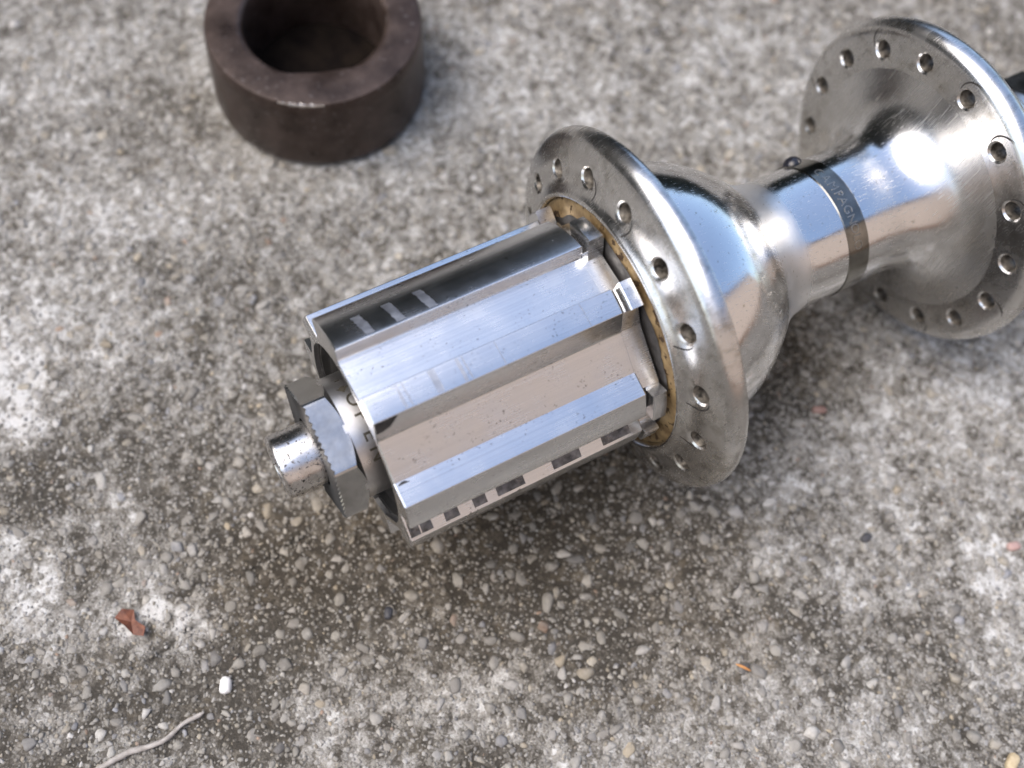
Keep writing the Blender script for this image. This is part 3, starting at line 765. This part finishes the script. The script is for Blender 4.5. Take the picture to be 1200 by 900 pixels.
# ------------------------------------------------------------------ bits lying on the concrete
def gz(x, y):
    h, c = height(np.array([float(x)]), np.array([float(y)])); return float(h[0] - .25)
def build_twig():
    pts = [(-93.4, -18.6, .42), (-88.2, -18.4, .46), (-85.2, -18.95, .42), (-82.8, -19.15, .36), (-79.8, -18.3, .30), (-77.6, -18.25, .36), (-76.5, -18.15, .15)]
    c = catmull([(x, y, r) for x, y, r in pts], 5); V, F = [], []; r = random.Random(8)
    for i, (x, y, q) in enumerate(c):
        x1, y1, _ = c[min(i + 1, len(c) - 1)]; x0, y0, _ = c[max(i - 1, 0)]; t = math.atan2(y1 - y0, x1 - x0)
        for k in range(10):
            a_ = 2 * math.pi * k / 10; w = q * r.uniform(.85, 1.12)
            V.append((x - math.sin(t) * w * math.cos(a_), y + math.cos(t) * w * math.cos(a_), .45 + w * math.sin(a_)))
    n = len(c)
    for i in range(n - 1):
        for k in range(10): F.append((i * 10 + k, i * 10 + (k + 1) % 10, (i + 1) * 10 + (k + 1) % 10, (i + 1) * 10 + k))
    F.append(tuple(range(10))); F.append(tuple((n - 1) * 10 + k for k in range(10)))
    m = simple_metal('dry_twig', (.26, .24, .22), (.42, .40, .375), .7, .9, 900, 0.0, .00012)
    tag(obj('twig', mesh_from('twig', V, F, True), m), 'thin pale dry twig lying on the concrete at the lower left edge', 'twig')
build_twig()
def build_leaf():
    m = simple_metal('dead_leaf', (.075, .025, .016), (.20, .075, .04), .5, .7, 700, 0.0, .00015)
    out = [(-82.9, .6), (-81.4, 1.25), (-80.0, .55), (-80.35, -1.0), (-79.3, -2.9), (-80.1, -3.9), (-81.4, -2.9), (-82.0, -1.2)]
    V, F = [], []; r = random.Random(4)
    for dz in (0.0, -.15):
        for i, (x, y) in enumerate(out): V.append((x, y, 1.0 + .5 * math.sin(i * 1.9) + dz))
        V.append((-81.0, -1.0, .55 + dz))
    n = len(out)
    for i in range(n):
        j = (i + 1) % n
        F += [(i, j, n), (n + 1 + j, n + 1 + i, 2 * n + 1), (i, j, n + 1 + j, n + 1 + i)]
    tag(obj('leaf_fragment', mesh_from('leaf_fragment', V, F, False), m), 'small curled reddish brown dead leaf fragment on a pale concrete patch', 'leaf')
build_leaf()
def stone(x, y, rx, ry, rz_, rot, c1, c2, name, label, cat, seed, sub=3, zoff=.35):
    v, f_ = ico(sub); r = np.random.default_rng(seed)
    v = v * (1 + .10 * np.sin(v @ r.normal(size=3) * 3)[:, None] + .07 * np.sin(v @ r.normal(size=3) * 6)[:, None])
    v = np.sign(v) * np.abs(v) ** .62 * np.array([rx, ry, rz_]) * .92
    c, s_ = math.cos(rot), math.sin(rot)
    V = [(x + a_ * c - b_ * s_, y + a_ * s_ + b_ * c, gz(x, y) + rz_ * zoff + q) for a_, b_, q in v]
    m = simple_metal(name + '_mineral', c1, c2, .45, .7, 800, 0.0, .00008)
    tag(obj(name, mesh_from(name, V, [tuple(q) for q in f_], True), m), label, cat)
stone(-72.3, -16.0, 1.35, .95, .9, 1.1, (.62, .62, .61), (.74, .74, .73), 'pebble', 'bright white rounded pebble above the dry twig', 'pebble', 1)
stone(25.8, -80.6, 1.5, .9, .8, .5, (.42, .34, .21), (.50, .42, .28), 'pebble', 'yellowish tan pebble in the bottom right corner', 'pebble', 2)
stone(26.8, -41.9, 1.1, .7, .6, .2, (.03, .03, .035), (.06, .06, .065), 'stone_chip', 'black stone chip on the concrete below the plain flange', 'stone chip', 4, 2)
stone(-46.5, -17.3, 1.1, .7, .45, .9, (.02, .022, .03), (.045, .045, .05), 'stone_chip', 'black stone chip in the shade below the freehub end', 'stone chip', 5, 2)
stone(33.0, -19.8, 1.4, .7, .6, -.5, (.19, .11, .09), (.25, .16, .135), 'stone_chip', 'dull red stone chip on the concrete between the two flanges', 'stone chip', 6, 2)
stone(47.8, -54.4, 1.3, .8, .6, -.3, (.34, .22, .20), (.40, .28, .25), 'stone_chip', 'pinkish red stone chip near the right edge of the picture', 'stone chip', 7, 2)
def needle(x0, y0, x1, y1, w, label):
    V, F = [], []
    for i in range(7):
        t = i / 6; x = x0 + (x1 - x0) * t; y = y0 + (y1 - y0) * t; a_ = math.atan2(y1 - y0, x1 - x0); q = w * (1 - .7 * abs(2 * t - 1) ** 3)
        for k in range(6):
            b_ = math.pi * k / 3
            V.append((x - math.sin(a_) * q * math.cos(b_), y + math.cos(a_) * q * math.cos(b_), .55 + q * math.sin(b_) + .25 * math.sin(math.pi * t)))
    for i in range(6):
        for k in range(6): F.append((i * 6 + k, i * 6 + (k + 1) % 6, (i + 1) * 6 + (k + 1) % 6, (i + 1) * 6 + k))
    F.append(tuple(range(6))); F.append(tuple(36 + k for k in range(6)))
    m = simple_metal('dry_needle', (.40, .17, .05), (.52, .26, .09), .5, .7, 900, 0.0)
    tag(obj('plant_needle', mesh_from('plant_needle', V, F, True), m), label, 'plant debris')
needle(-3.4, -48.9, -1.9, -50.9, .22, 'thin orange brown plant needle lying on the concrete at the lower right')
